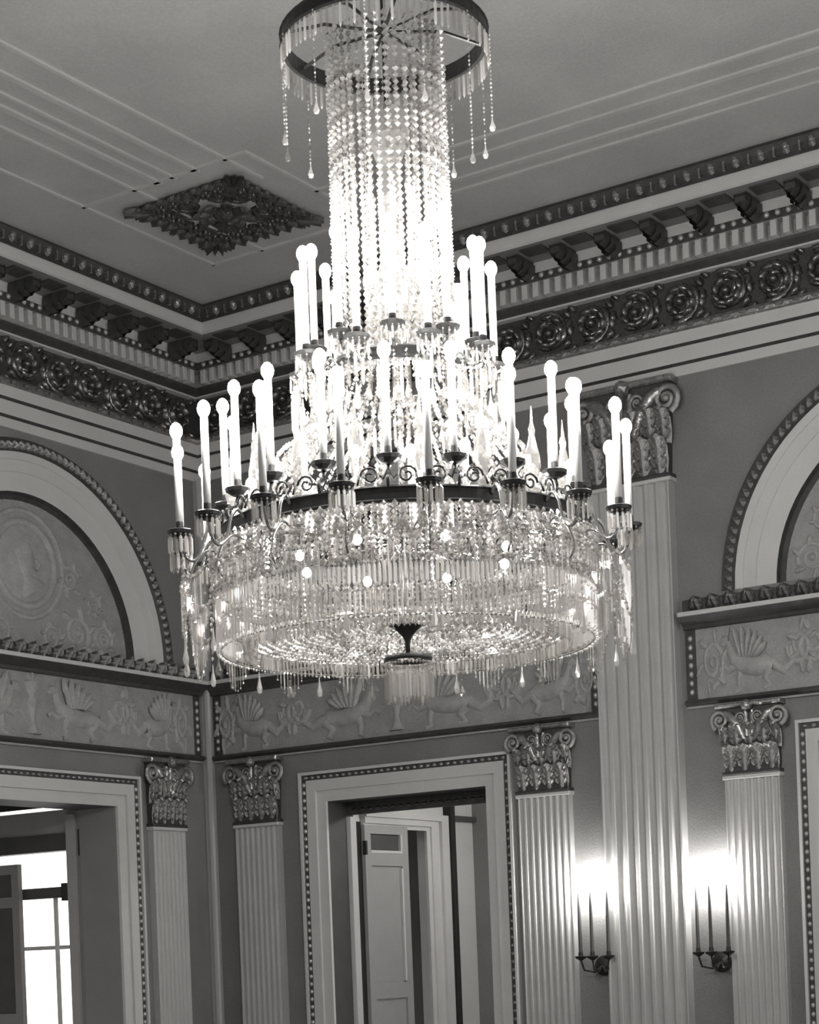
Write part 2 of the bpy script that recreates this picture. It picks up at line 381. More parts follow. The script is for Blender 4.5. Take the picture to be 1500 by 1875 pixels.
for n, side in enumerate(('back', 'left')):
    B, U = WALLS[side]; r = dressed('trim_%d' % (n+3), elab[side], 'frieze')
    bays = [(.10, 4.22), (5.0, 9.3)] if side == 'back' else [(.12, 4.5)]
    for b0, b1 in bays:
        sw = lambda nm, pr, m: sweep(nm, side, pr, m, r, b1, b0)
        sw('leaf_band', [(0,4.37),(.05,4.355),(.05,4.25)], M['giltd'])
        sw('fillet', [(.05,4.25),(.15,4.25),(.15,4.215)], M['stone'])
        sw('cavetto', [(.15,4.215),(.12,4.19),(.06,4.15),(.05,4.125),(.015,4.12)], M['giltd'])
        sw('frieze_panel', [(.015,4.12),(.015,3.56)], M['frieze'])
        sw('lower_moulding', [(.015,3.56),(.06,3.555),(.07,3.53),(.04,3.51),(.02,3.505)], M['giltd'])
        sw('fillet', [(.02,3.506),(.03,3.506),(.03,3.49),(0,3.49)], M['relief'])
        u = b0+.08; k = 0
        while u < b1-.05:
            ob('acanthus_leaf', LEAF, r, B @ T(u, 4.262, .05) @ RZ(PI/2+(.35 if k % 2 else -.35)) @ SC(.125,.17,.30)); u += .075; k += 1
        # beaded end borders
        ends = [b0+.045, b1-.045] if side == 'back' else [b0+.05]
        for e in ends:
            mb = MB(); mb.box(e-.045, e+.045, 3.56, 4.12, 0, .02); add('end_border', mb, M['giltd'], r, B)
            for i in range(7): ob('bead', BEAD, r, B @ T(e, 3.62+i*.072, .02) @ SC(.02,.026,.02))
        mid = (b0+b1)/2
        ob('candelabrum', CAND, r, B @ T(mid+.02, 3.84, .015))
        for s in (1, -1):
            ob('griffin', GRIF, r, B @ T(mid+s*.62, 3.83, .015) @ SC(s,1,1))
            ob('griffin', GRIF, r, B @ T(mid+s*1.52, 3.83, .015) @ SC(-s*.72,1,1))
            ob('scroll', RSCR, r, B @ T(mid+s*1.92, 3.84, .015) @ SC(-s*.6,1.15,1))

# arches
rope = MB(); rope.leaf(-.5, 0, .5, 1.0, .8, 0, .45); ROPE = rope.mesh('rope_leaf', M['gilt2'])
alab = [('back', 0, 'arched lunette above the doorway hidden behind the chandelier'), ('back', 1, 'arched lunette cut off at the right edge of the picture'), ('left', 0, 'arched lunette with round medallion on the left wall')]
for n, (side, i, lab) in enumerate(alab):
    B, U = WALLS[side]; uc, R, zc = ARCH[side][i]; r = dressed('trim_%d' % (n+5), lab, 'arch')
    ang = [PI*k/40 for k in range(41)]
    def ring(nm, prof, m, smooth=False):     # prof: (radius, w)
        mb = MB(); mb.quad_grid([[(uc+q*cos(a), zc+q*sin(a), ww) for q, ww in prof] for a in ang]); return add(nm, mb, m, r, B, smooth)
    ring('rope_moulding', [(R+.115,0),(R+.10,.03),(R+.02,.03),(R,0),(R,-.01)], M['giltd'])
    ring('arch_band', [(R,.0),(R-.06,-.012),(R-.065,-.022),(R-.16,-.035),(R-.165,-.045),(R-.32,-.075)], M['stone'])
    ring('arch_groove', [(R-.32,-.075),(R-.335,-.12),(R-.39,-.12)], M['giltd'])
    mb = MB(); k = len(mb.v); mb.v = [(uc+(R-.385)*cos(a), zc+(R-.385)*sin(a), -.115) for a in ang]; mb.f = [tuple(range(41))]
    add('tympanum', mb, M['tymp'], r, B)
    L = PI*(R+.06); cnt = int(L/.075)
    for k in range(cnt+1):
        a = PI*k/cnt; ob('rope_leaf', ROPE, r, B @ T(uc+(R+.06)*cos(a), zc+(R+.06)*sin(a), .028) @ RZ(a+PI/2+.4) @ SC(.085,.075,.09))
    # medallion and foliage
    mz = zc+.72; md_ = MB()
    for q, t in ((.46,.025),(.36,.035)):
        md_.rtube([(q*cos(a), q*sin(a)) for a in [2*PI*k/32 for k in range(33)]], t, .8)
    add('medallion_ring', md_, M['relief'], r, B @ T(uc, mz, -.115), True)
    mm = MB(); mm.dome(0, 0, .33, .03, 0, 24); mm.rtube([(-.08,-.22),(-.02,-.12),(0,-.02),(.02,.10),(-.02,.18)], [.16,.07,.11,.12,.05], .35, .02); mm.rtube([(-.1,.05),(-.15,.0),(-.1,-.05)], .02, .8, .03)
    add('medallion', mm, M['relief'], r, B @ T(uc, mz, -.113), True)
    for s in (1, -1):
        for (x, y, q, rot) in ((.62,.20,1.0,0),(.95,.18,.75,1.2),(.55,.66,.7,2.0),(.84,.48,.55,.5),(.30,.12,.6,2.6),(.28,1.16,.42,1.0)):
            if math.hypot(x, y) < R-.5: ob('scroll', RSCR, r, B @ T(uc+s*x, zc+y, -.115) @ SC(s*q,q,1) @ RZ(rot))

# ------------------------------------------------------------------ pilasters
vol = MB(); vol.rtube([(1*(1-.85*t/24)*cos(-1.2+t*.48), 1*(1-.85*t/24)*sin(-1.2+t*.48)) for t in range(25)], [.26-.006*t for t in range(25)], .9); vol.dome(0,0,.3,.3)
VOL = vol.mesh('volute', M['gilt2'], True)
tl = MB(); 
rows = []
for t, wd, y, z in ((0,.8,0,.0),(.3,1.0,.34,.05),(.6,.95,.68,.10),(.8,.8,.90,.24),(.92,.55,.94,.40),(1,.2,.84,.46)):
    rows.append([(k*wd*.5, y+(.04 if abs(k) == .5 else 0), z+(.07*(1-abs(k)))) for k in (-1,-.5,0,.5,1)])
tl.quad_grid(rows)
for sx in (-1, 1):      # side lobes
    for y0 in (.15, .42, .66): tl.leaf(sx*.16, y0, PI/2-sx*.75, .34, .24, .10, .12)
CLEAF = tl.mesh('acanthus_leaf', M['gilt2'])
PN = [8]
def pilaster(side, u0, u1, ztop_shaft, zcap, lab, nfl, depth=.07, big=False):
    B, U = WALLS[side]; r = dressed('trim_%d' % PN[0], lab, 'pilaster'); PN[0] += 1
    Wd = u1-u0; sec = [(u0,0),(u0,depth)]; fl = Wd/nfl
    for i in range(nfl):
        a = u0+fl*i
        for x, d in ((.14,0),(.2,.35),(.34,.85),(.5,1.0),(.66,.85),(.8,.35),(.86,0)): sec.append((a+fl*x, depth-d*fl*.33))
    sec += [(u1,depth),(u1,0)]
    mb = MB(); mb.quad_grid([[(u,0.0,ww) for u, ww in sec],[(u,ztop_shaft-.02,ww) for u, ww in sec]]); mb.f.append(tuple(range(len(sec),2*len(sec))))
    add('fluted_shaft', mb, M['pil'], r, B)
    e = Wd*.03
    mb = MB(); mb.bbox(u0-e, u1+e, ztop_shaft-.03, ztop_shaft, 0, depth+.02, .005); add('astragal', mb, M['stone'], r, B)
    mb = MB(); mb.bbox(u0-e, u1+e, ztop_shaft, ztop_shaft+.03, 0, depth+.025, .008); add('necking', mb, M['giltd'], r, B)
    H = zcap-ztop_shaft-.03; z0 = ztop_shaft+.03; um = (u0+u1)/2
    mb = MB(); mb.quad_grid([[(u0+Wd*.02,z0,0),(u0+Wd*.02,z0,depth),(u1-Wd*.02,z0,depth),(u1-Wd*.02,z0,0)],[(u0-Wd*.03,zcap-.05*H,0),(u0-Wd*.03,zcap-.05*H,depth+.012),(u1+Wd*.03,zcap-.05*H,depth+.012),(u1+Wd*.03,zcap-.05*H,0)]])
    cap = add('capital', mb, M['giltd'], r, B)
    def sub(nm, me, mx): return ob(nm, me, cap, mx)
    n1 = 4 if not big else 5
    for i in range(n1):
        lw = Wd/n1; sub('acanthus_leaf', CLEAF, T(u0+lw*(i+.5), z0, depth-.01) @ SC(lw*1.2, H*.40, H*.36))
    for i in range(n1-1):
        lw = Wd/n1; sub('acanthus_leaf', CLEAF, T(u0+lw*(i+1), z0+H*.34, depth-.01) @ SC(lw*1.15, H*.36, H*.40))
    for s in (-1, 1):
        sub('acanthus_leaf', CLEAF, T(um+s*Wd*.47, z0+H*.30, depth-.02) @ SC(Wd*.2, H*.38, H*.42))
        rv = H*.15
        sub('volute', VOL, T(um+s*(Wd*.5+rv*.15), zcap-H*.09-rv, depth+.035) @ SC(s*rv,rv,rv*.8))
        sub('volute', VOL, T(um+s*Wd*.16, zcap-H*.12-rv*.7, depth+.02) @ SC(-s*rv*.62,rv*.62,rv*.7))
        st = MB(); st.rtube([(um+s*Wd*.10,z0+H*.45),(um+s*Wd*.2,z0+H*.66),(um+s*Wd*.36,z0+H*.82),(um+s*Wd*.46,z0+H*.86)], [.022*H/.55,.042*H/.55,.045*H/.55,.03*H/.55], 1.0, depth+.012)
        sub('stalk', st.mesh('stalk', M['gilt2'], True), Matrix())
        sf = MB(); sf.rtube([(um+s*Wd*.05,z0+H*.5),(um+s*Wd*.06,z0+H*.88)], .018*H/.55, 1.0, depth+.012); sub('stalk', sf.mesh('stalk', M['gilt2'], True), Matrix())
    mb = MB(); mb.bbox(u0-Wd*.10, u1+Wd*.10, zcap-.07*H, zcap, 0, depth+.06, .012); mb.dome(um, zcap-.06*H, H*.09, H*.10, depth+.05)
    ab = ob('abacus', mb.mesh('abacus', M['gilt2']), cap, Matrix())
    return r
pilaster('left', .46, .91, 2.86, 3.49, 'small fluted pilaster with gilded capital on the left wall by the corner', 8)
pilaster('back', .35, .85, 2.88, 3.49, 'small fluted pilaster with gilded capital between the corner and the half open doorway', 8)
pilaster('back', 3.42, 3.91, 2.92, 3.49, 'small fluted pilaster with gilded capital just left of the giant pilaster', 8)
pilaster('back', 5.32, 5.78, 2.92, 3.49, 'small fluted pilaster with gilded capital right of the giant pilaster', 8)
pilaster('back', 4.24, 4.95, 5.36, 6.165, 'giant fluted pilaster with gilded capital rising behind the chandelier on the right', 7, .11, True)
# corner post
r = dressed('trim_%d' % PN[0], 'slim pale post in the room corner left of the half open doorway', 'post')
mb = MB(); mb.box(0, .075, -.075, 0, 0, 6.17); add('post_shaft', mb, M['pil'], r)
mb = MB(); mb.box(0, .035, -.035, 0, 0, 6.17); mb.v = [(x+.06, y-.06, z) for x, y, z in mb.v]; add('post_edge', mb, M['stone'], r)
PN[0] += 1

# ------------------------------------------------------------------ doors
def door_frame(side, d0, d1, zt, name, lab, depth=.45, jm='reveal'):
    B, U = WALLS[side]; r = dressed(name, lab, 'doorway')
    def frame(nm, o0, o1, w0, w1, m, e=.006):     # three bars between offsets o0<o1 outside the opening
        mb = MB()
        mb.bbox(d0-o1, d0-o0, 0, zt+o0, 0, 1, 0); mb.bbox(d1+o0, d1+o1, 0, zt+o0, 0, 1, 0); mb.bbox(d0-o1, d1+o1, zt+o0, zt+o1, 0, 1, 0)
        mb.v = [(x, y, w0 if z == 0 else w1) for x, y, z in mb.v]; return add(nm, mb, m, r, B)
    frame('inner_architrave', 0, .10, 0, .03, M['stone'])
    frame('outer_architrave', .10, .20, 0, .055, M['stone'])
    frame('bead_strip', .20, .25, 0, .05, M['giltd'])
    frame('outer_fillet', .25, .275, 0, .075, M['stone'])
    for s in (-1, 1):
        u = d0-.225 if s < 0 else d1+.225; z = .6
        while z < zt+.2: ob('bead', BEADG if s > 0 and side == 'back' else BEAD, r, B @ T(u, z, .048) @ SC(.018,.022,.02)); z += .07
    u = d0-.2
    while u < d1+.2: ob('bead', BEADG, r, B @ T(u, zt+.225, .048) @ SC(.022,.018,.02)); u += .07
    mb = MB()
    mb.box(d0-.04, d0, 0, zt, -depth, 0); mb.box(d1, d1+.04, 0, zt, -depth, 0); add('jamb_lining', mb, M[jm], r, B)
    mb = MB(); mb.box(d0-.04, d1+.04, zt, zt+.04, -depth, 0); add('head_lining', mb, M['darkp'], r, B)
    return r
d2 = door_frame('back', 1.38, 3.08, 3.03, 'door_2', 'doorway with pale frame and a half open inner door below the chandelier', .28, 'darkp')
d3 = door_frame('back', 6.20, 7.85, 3.03, 'door_3', 'beaded pale door frame cut off at the right edge')
d1 = door_frame('left', 1.33, 3.10, 3.03, 'door_1', 'pale framed doorway to a bright passage at the left edge')
# closed leaf in door 3
mb = MB(); mb.box(6.2, 7.85, 0, 3.03, -.46, -.42); dl = add('door_leaf', mb, M['doorp'], d3, BB)
for z0, z1 in ((.25,1.0),(1.15,2.3),(2.42,2.85)):
    for a in (6.32, 7.1):
        mb = MB(); mb.bbox(a, a+.62, z0, z1, -.42, -.40, .015); add('panel', mb, M['doorp'], dl)
# lintel ornament in back door + lobby beyond (walls run away from the hall)
mb = MB(); mb.box(1.38, 3.08, 2.915, 3.03, -.33, -.28); add('carved_lintel', mb, M['giltd'], d2, BB)
u = 1.45
while u < 3.05: ob('leaf_ornament', LEAF, d2, BB @ T(u, 2.96, -.279) @ SC(.07,.07,.1)); u += .085
X0 = 1.39
lob = tag(empty('wall_lobby'), 'pale lobby wall with white door casing seen through the back doorway', 'wall', kind='structure')
mb = MB(); mb.box(X0-.1, X0, .38, .50, 0, 3.5); mb.box(X0-.1, X0, 1.60, 5.0, 0, 3.5); mb.box(X0-.1, X0, .50, 1.60, 2.82, 3.5)
add('plaster_face', mb, M['white'], lob)
mb = MB(); mb.box(X0-.02, X0+.03, .29, .38, 0, 2.9); add('edge_board', mb, M['white'], lob)
mb = MB(); mb.box(X0-.02, X0+.02, .38, .47, 0, 2.86); add('recess_shade', mb, M['shade_black'], lob)  # solid near-black strip, the shade of a recess put into its colour
for a, b, z0, z1, dd in ((1.58,1.64,0,2.85,.03),(1.64,1.74,0,2.91,.05),(1.74,1.80,0,2.91,.035),(1.80,1.93,0,2.97,.07),(.50,1.58,2.81,2.85,.03),(.50,1.64,2.85,2.91,.05),(.50,1.80,2.91,2.97,.07)):
    mb = MB(); mb.box(X0, X0+dd, a, b, z0, z1); add('casing', mb, M['white'], lob)
mb = MB(); mb.box(X0, X0+.09, 1.94, 2.02, 0, 3.3); add('dark_pilaster', mb, M['shade_black'], lob)
mb = MB(); mb.box(X0, X0+.05, 2.02, 2.5, 2.93, 2.98); add('cornice_strip', mb, M['darkp'], lob)
mb = MB(); mb.box(X0, 4.6, 2.49, 2.6, 0, 3.5); add('end_partition', mb, M['wall'], lob)
mb = MB(); mb.box(X0-.1, 4.6, .38, 5, 3.5, 3.6); add('lobby_ceiling', mb, M['white'], lob)
mb = MB(); mb.box(X0-1.6, X0-1.5, .3, 4.0, 0, 3.5); mb.box(X0-1.6, X0-.1, 2.2, 2.3, 0, 3.5); add('dark_room_wall', mb, M['wall'], lob)
# lobby door leaf, panelled, swung slightly out of its casing
lv = empty('door_4', (X0+.06, .47, 0)); tag(lv, 'grey panelled door standing half open inside the back doorway', 'door', kind='structure')
LV = Matrix.Rotation(math.radians(-2.5), 4, 'Z')
def lbox(nm, y0, y1, z0, z1, x0, x1, m):
    mb = MB(); mb.box(x0, x1, y0, y1, z0, z1); return add(nm, mb, m, lv, LV)
lbox('stile', 0, .09, .01, 2.83, -.05, 0, M['doorp']); lbox('stile', .58, .68, .01, 2.83, -.05, 0, M['doorp'])
for z0, z1 in ((2.75,2.83),(2.45,2.57),(1.2,1.35),(.01,.25)): lbox('rail', .09, .58, z0, z1, -.05, 0, M['doorp'])
lbox('dark_panel', .09, .58, 2.57, 2.75, -.045, -.025, M['darkp'])
lbox('panel', .09, .58, 1.35, 2.45, -.045, -.018, M['doorp']); lbox('panel', .09, .58, .25, 1.2, -.045, -.018, M['doorp'])
for z0, z1, y0, y1 in ((2.57,2.595,.09,.58),(2.59,2.75,.555,.58),(1.36,2.43,.555,.58)): lbox('panel_moulding', y0, y1, z0, z1, -.03, .006, M['white'])
lbox('hinge', -.012, .012, 2.55, 2.68, -.02, .02, M['iron']); lbox('hinge', -.012, .012, .4, .53, -.02, .02, M['iron'])
# added globe light, out of sight, put in to brighten the lobby
gl = empty('added_lobby_lamp', (3.3, 1.3, 3.25)); tag(gl, 'added unseen globe light that brightens the lobby behind the back doorway', 'lamp')
mb = MB(); mb.lathe([(.01,-.12),(.08,-.09),(.12,0),(.08,.09),(.03,.12)], 12); add('globe', mb, M['lamp'], gl, None, True)
mb = MB(); mb.lathe([(.03,.12),(.03,.18),(.07,.25)], 10); add('lamp_base', mb, M['bronze'], gl)

# left passage: side wall in the plane y=-1.30 with glazed opening, daylight beyond
ps = tag(empty('wall_passage'), 'grey passage wall with bright glazed opening seen through the left doorway', 'wall', kind='structure')
def pbox(nm, x0, x1, z0, z1, y0, y1, m, par=None):
    mb = MB(); mb.box(x0, x1, y0, y1, z0, z1); return add(nm, mb, m, par or ps)
Y0 = -1.30
pbox('jamb_panel', -.62, -.46, 0, 3.03, Y0-.02, Y0+.10, M['reveal'])
pbox('frame_post', -.60, -.50, 0, 3.0, Y0-.05, Y0-.02, M['doorp'])
pbox('header', -3.2, -.46, 2.84, 3.055, Y0, Y0+.10, M['doorp'])
pbox('dark_lintel', -3.2, -.60, 2.68, 2.84, Y0-.02, Y0+.12, M['darkp'])
pbox('passage_ceiling', -3.2, -.46, 3.10, 3.2, -3.4, Y0+.12, M['shade_black'])  # shade put into its colour, stays dark under the window light
pbox('end_wall', -3.3, -3.2, 0, 3.2, -3.4, .4, M['reveal'])
pbox('hinge', -.47, -.455, 2.62, 2.86, Y0-.03, Y0, M['iron'])
pbox('push_bar', -1.25, -.60, 2.25, 2.35, Y0-.03, Y0+.01, M['darkp']); pbox('bar_bracket', -.68, -.60, 2.22, 2.38, Y0-.05, Y0+.02, M['iron'])
pbox('slim_mullion', -.86, -.83, 0, 2.26, Y0+.03, Y0+.06, M['white'])
pd = tag(empty('door_5', (-1.16, Y0-.06, 0)), 'dark panelled door leaf standing in front of the bright passage window', 'door', kind='structure')
pbox('stile', -.09, 0, .01, 2.58, -.05, 0, M['reveal'], pd); pbox('stile', -.62, -.53, .01, 2.58, -.05, 0, M['reveal'], pd)
for z0, z1 in ((2.49,2.58),(2.18,2.28),(.01,.25),(1.1,1.2)): pbox('rail', -.53, -.09, z0, z1, -.05, 0, M['reveal'], pd)
for z0, z1 in ((2.28,2.49),(1.2,2.18),(.25,1.1)): pbox('panel', -.53, -.09, z0, z1, -.035, -.015, M['darkp'], pd)
wn = tag(empty('window_1', (-2.0, .25, 0)), 'bright daylit window seen beyond the left doorway', 'window', kind='structure')
pbox('pane', -1.2, 1.7, .6, 3.9, 0, .02, M['day'], wn)
for x in (-1.2, .62, 1.6): pbox('glazing_bar', x, x+.02, .6, 3.9, -.04, 0, M['white'], wn)
for z in (.6, 1.8, 3.86): pbox('glazing_bar', -1.2, 1.7, z, z+.04, -.04, 0, M['white'], wn)

# ------------------------------------------------------------------ wall sconces
def sconce(u, lab):
    r = empty('wall_sconce', (u, 0, 1.45)); tag(r, lab, 'sconce', 'wall sconces beside the giant pilaster')
    mb = MB(); mb.lathe([(.0,0),(.07,.0),(.085,.015),(.05,.03),(.02,.04)], 14); add('backplate', mb, M['bronze'], r, Matrix.Rotation(PI/2, 4, 'X'))
    for k in (-1, 0, 1):
        x = k*.13; y = -.17 if k else -.21
        mb = MB(); mb.tube([(0,-.03,0),(x*.4,y*.5,-.05),(x*.85,y*.9,-.03),(x,y,.05)], .009, 6); arm = add('sconce_arm', mb, M['bronze'], r)
        mb = MB(); mb.lathe([(.012,.05),(.045,.07),(.05,.085),(.02,.09),(.018,.12)], 12, (x,y,0)); add('drip_pan', mb, M['bronze'], arm)
        mb = MB(); mb.lathe([(.016,.12),(.014,.4),(.010,.56),(.006,.615)], 10, (x,y,0)); add('candle', mb, M['darkp'], arm)
        mb = MB(); mb.lathe([(.004,.615),(.012,.635),(.010,.66),(.002,.69)], 8, (x,y,0)); add('bulb', mb, M['sbulb'], arm, None, True)
    return r
sconce(4.15, 'bronze wall sconce with three slim candles left of the giant pilaster')
sconce(5.21, 'bronze wall sconce with three slim candles right of the giant pilaster')

# ------------------------------------------------------------------ chandelier (local radii/heights, then one uniform size)
DCH = 8.4; S = DCH/9.5
rx, ry = (744-750)/FPX, (1110-1749)/FPX
axis = CAM + (right*rx + down*ry + fwd)*DCH
ch = empty('chandelier', (axis.x, axis.y, 1.6*(1-S))); ch.scale = (S, S, S)
tag(ch, 'large crystal chandelier with two tiers of lit candles hanging in the hall', 'chandelier')
A0 = math.atan2(-fwd.y, -fwd.x)
def ang(deg): return RZ(A0+math.radians(deg))
def hexprism(mb, x, y, z1, z0, r, n=4):
    b = len(mb.v); L = z1-z0
    for z, q in ((z1,.35),(z1-.1*L,1),(z0+.12*L,1),(z0,.1)):
        for i in range(n): mb.v.append((x+r*q*cos(2*PI*i/n), y+r*q*sin(2*PI*i/n), z))
    for k in range(3):
        for i in range(n):
            j = (i+1) % n; mb.f.append((b+k*n+i,b+k*n+j,b+(k+1)*n+j,b+(k+1)*n+i))
def drop(mb, x, y, z, r, L):
    prof = [(.1,0),(.35,-.35),(1,-.75),(.7,-.95),(.05,-1)]; mb.lathe([(r*q, z+L*t) for q, t in prof], 6, (x,y,0))
def strand_pts(path, step):
    pts = [Vector(p) for p in path]; out = []; carry = 0
    for a, b in zip(pts, pts[1:]):
        L = (b-a).length; t = carry
        while t < L: out.append(a+(b-a)*(t/L)); t += step
        carry = t-L
    return out
def strand_mesh(name, path, r, step, m, jit=.15):
    mb = MB()
    for i, p in enumerate(strand_pts(path, step)):
        rr = r*(1+random.uniform(-jit, jit)); mb.octa(p, rr, rr*1.15)
    return mb.mesh(name, m)
def around(name, meshes, n, off=0):
    for i in range(n): ob(name, meshes[i % len(meshes)], ch, ang(off+360*i/n) @ T(0,0,0))
def band(name, R, z0, z1, th, m, n=72):
    mb = MB(); rows = []
    for i in range(n+1):
        a = 2*PI*i/n; rows.append([(q*cos(a), q*sin(a), z) for q, z in ((R-th,z0),(R,z0),(R+th*.4,z0+.01),(R,z0+.018),(R,z1-.018),(R+th*.4,z1-.01),(R,z1),(R-th,z1),(R-th,z0))])
    mb.quad_grid(rows); return add(name, mb, m, ch)
def bead_ring(name, R, z, r, step, m):
    mb = MB(); n = int(2*PI*R/step)
    for i in range(n):
        a = 2*PI*i/n; rr = r*random.uniform(.85, 1.15); mb.octa((R*cos(a), R*sin(a), z+random.uniform(-.004,.004)), rr)
    return add(name, mb, m, ch)

# centre: rod, glass baluster, core
mb = MB(); mb.tube([(0,0,3.3),(0,0,(HT-1.6*(1-S))/S)], .014, 8); add('hanging_rod', mb, M['bronze'], ch)
zc_ = (HT-1.6*(1-S))/S
mb = MB(); mb.lathe([(.03,zc_-.30),(.10,zc_-.24),(.20,zc_-.12),(.34,zc_-.04),(.36,zc_)], 24); add('ceiling_canopy', mb, M['giltd'], ch, None, True)
mb = MB(); mb.lathe([(.03,4.62),(.085,4.66),(.085,5.02),(.05,5.10),(.035,5.30)], 20); add('glass_core', mb, M['clear'], ch, None, True)
mb = MB(); mb.lathe([(.03,5.30),(.055,5.40),(.05,5.55),(.075,5.62),(.11,5.70),(.115,5.80),(.09,5.84)], 16); add('glass_baluster', mb, M['crys'], ch)
# stem strands
sm = [strand_mesh('bead_strand', [(.295,0,4.60),(.292,0,5.3),(.288,0,6.22)], .0165, .034, M['crys']) for _ in range(3)]
around('bead_strand', sm, 38)
sm = [strand_mesh('bead_strand', [(.22,0,4.62),(.22,0,6.15)], .014, .030, M['crys']) for _ in range(2)]
around('bead_strand', sm, 12, 3)
sm = [strand_mesh('bead_strand', [(.12,0,4.62),(.12,0,5.45)], .0175, .034, M['crys']) for _ in range(2)]
around('bead_strand', sm, 10, 9)
# top crown with hanging drops
band('crown_band', .52, 6.16, 6.24, .02, M['bronze'], 48)
mb = MB()
for i in range(8):
    a = 2*PI*i/8; mb.tube([(.52*cos(a),.52*sin(a),6.2),(.3*cos(a),.3*sin(a),6.26),(0,0,6.24)], .009, 5)
add('crown_spokes', mb, M['bronze'], ch)
for i in range(12):
    zb = {0:5.73,1:5.53,5:5.42,6:5.68}.get(i, 5.66); mb = MB(); L = 6.16-zb
    for p in strand_pts([(.53,0,6.16),(.53,0,zb+.07)], .020): mb.octa(p, .0065, .009)
    drop(mb, .53, 0, zb+.075, .016, .075); add('crown_pendant', mb, M['pris'], ch, ang(-100+30*i))
mb = MB()
for i in range(90):
    a = 2*PI*i/90; hexprism(mb, .52*cos(a), .52*sin(a), 6.16, 6.04, .008)
add('crown_fringe', mb, M['pris'], ch)

# candle arms ---------------------------------------------------------
pan = MB(); n = 20; rows = []
for r_, z in ((.012,-.035),(.03,-.03),(.056,-.012),(.060,.004),(.052,.008),(.02,.004),(.018,.05),(.0165,.05)):
    rows.append([((r_*(1+(.05*(i % 2) if r_ > .05 else 0)))*cos(2*PI*i/n), (r_*(1+(.05*(i % 2) if r_ > .05 else 0)))*sin(2*PI*i/n), z) for i in range(n)])
pan.quad_grid(rows, True); PAN = pan.mesh('drip_pan', M['bronze'])
cn = MB(); cn.lathe([(.0185,.045),(.0185,.448)], 12); CANDLE = cn.mesh('candle_sleeve', M['candle'], True)
bl = MB(); bl.lathe([(.012,.448),(.020,.458),(.029,.475),(.031,.492),(.0255,.512),(.014,.525),(.003,.53)], 12); BULBM = bl.mesh('bulb', M['bulb'], True)
pf = MB()
for i in range(13):
    a = 2*PI*i/13; pf.octa((.054*cos(a), .054*sin(a), -.02), .007); hexprism(pf, .054*cos(a), .054*sin(a), -.028, -.115, .0075)
PFR = pf.mesh('prism_fringe', M['pris'])
pf = MB()
for i in range(11):
    a = 2*PI*i/11; pf.octa((.054*cos(a), .054*sin(a), -.02), .006); hexprism(pf, .054*cos(a), .054*sin(a), -.026, -.09, .006)
PFR2 = pf.mesh('prism_fringe', M['pris'])
def bez(p, n=5):      # smooth path through points (Catmull-Rom) in the (R, z) plane
    out = []; P = [Vector((a, 0, b)) for a, b in p]; P = [P[0]*2-P[1]]+P+[P[-1]*2-P[-2]]
    for i in range(1, len(P)-2):
        for k in range(n):
            t = k/n; a, b, c, d = P[i-1:i+3]
            out.append(.5*((2*b)+(c-a)*t+(2*a-5*b+4*c-d)*t*t+(3*b-a-3*c+d)*t**3))
    out.append(P[-2]); return out
def curl(mb, x, y, z, R, s, r):
    mb.tube([(x, y+s*R*(1-.8*t/16)*cos(t*.55), z+R*(1-.8*t/16)*sin(t*.55)) for t in range(17)], r, 5)
ao = MB(); ao.tube(bez([(.93,3.70),(.965,3.735),(1.0,3.70),(1.03,3.60),(1.07,3.56),(1.11,3.585),(1.13,3.67)]), .0085, 6)
ao.tube(bez([(.94,3.60),(1.0,3.61),(1.06,3.55),(1.09,3.46),(1.06,3.41)]), .006, 5); AO = ao.mesh('candle_arm', M['silver'], True)
ai = MB(); ai.tube(bez([(.93,3.72),(.94,3.77),(.90,3.79),(.88,3.84)]), .009, 6)
for s in (1, -1):
    curl(ai, .90, s*.085, 3.785, .045, s, .006); ai.tube([(.89,0,3.82),(.90,s*.025,3.77),(.91,s*.04,3.785)], .006, 5); ai.tube([(.92,s*.13,3.785),(.93,s*.14,3.74)], .006, 5)
AI = ai.mesh('candle_arm', M['bronze'], True)
uo = MB(); uo.tube(bez([(.33,4.53),(.37,4.555),(.41,4.50),(.45,4.46),(.48,4.475),(.50,4.54)]), .007, 6); UO = uo.mesh('candle_arm', M['silver'], True)
ui = MB(); ui.tube(bez([(.33,4.55),(.355,4.60),(.385,4.565),(.41,4.61)]), .007, 6); UI = ui.mesh('candle_arm', M['bronze'], True)
def arms(me, cnt, off, R, z, fr):
    for i in range(cnt):
        mx = ang(off+360*i/cnt); a = ob('candle_arm', me, ch, mx)
        for nm, d in (('drip_pan', PAN), ('candle_sleeve', CANDLE), ('bulb', BULBM)):
            ob(nm, d, a, T(R, 0, z) @ RZ(i))
        if fr: ob('prism_fringe', fr, a, T(R, 0, z))
arms(AO, 18, 6, 1.13, 3.70, PFR)
arms(AI, 18, -4, .88, 3.875, None)
arms(UO, 9, 18, .50, 4.565, PFR2)
arms(UI, 9, -2, .41, 4.64, PFR2)

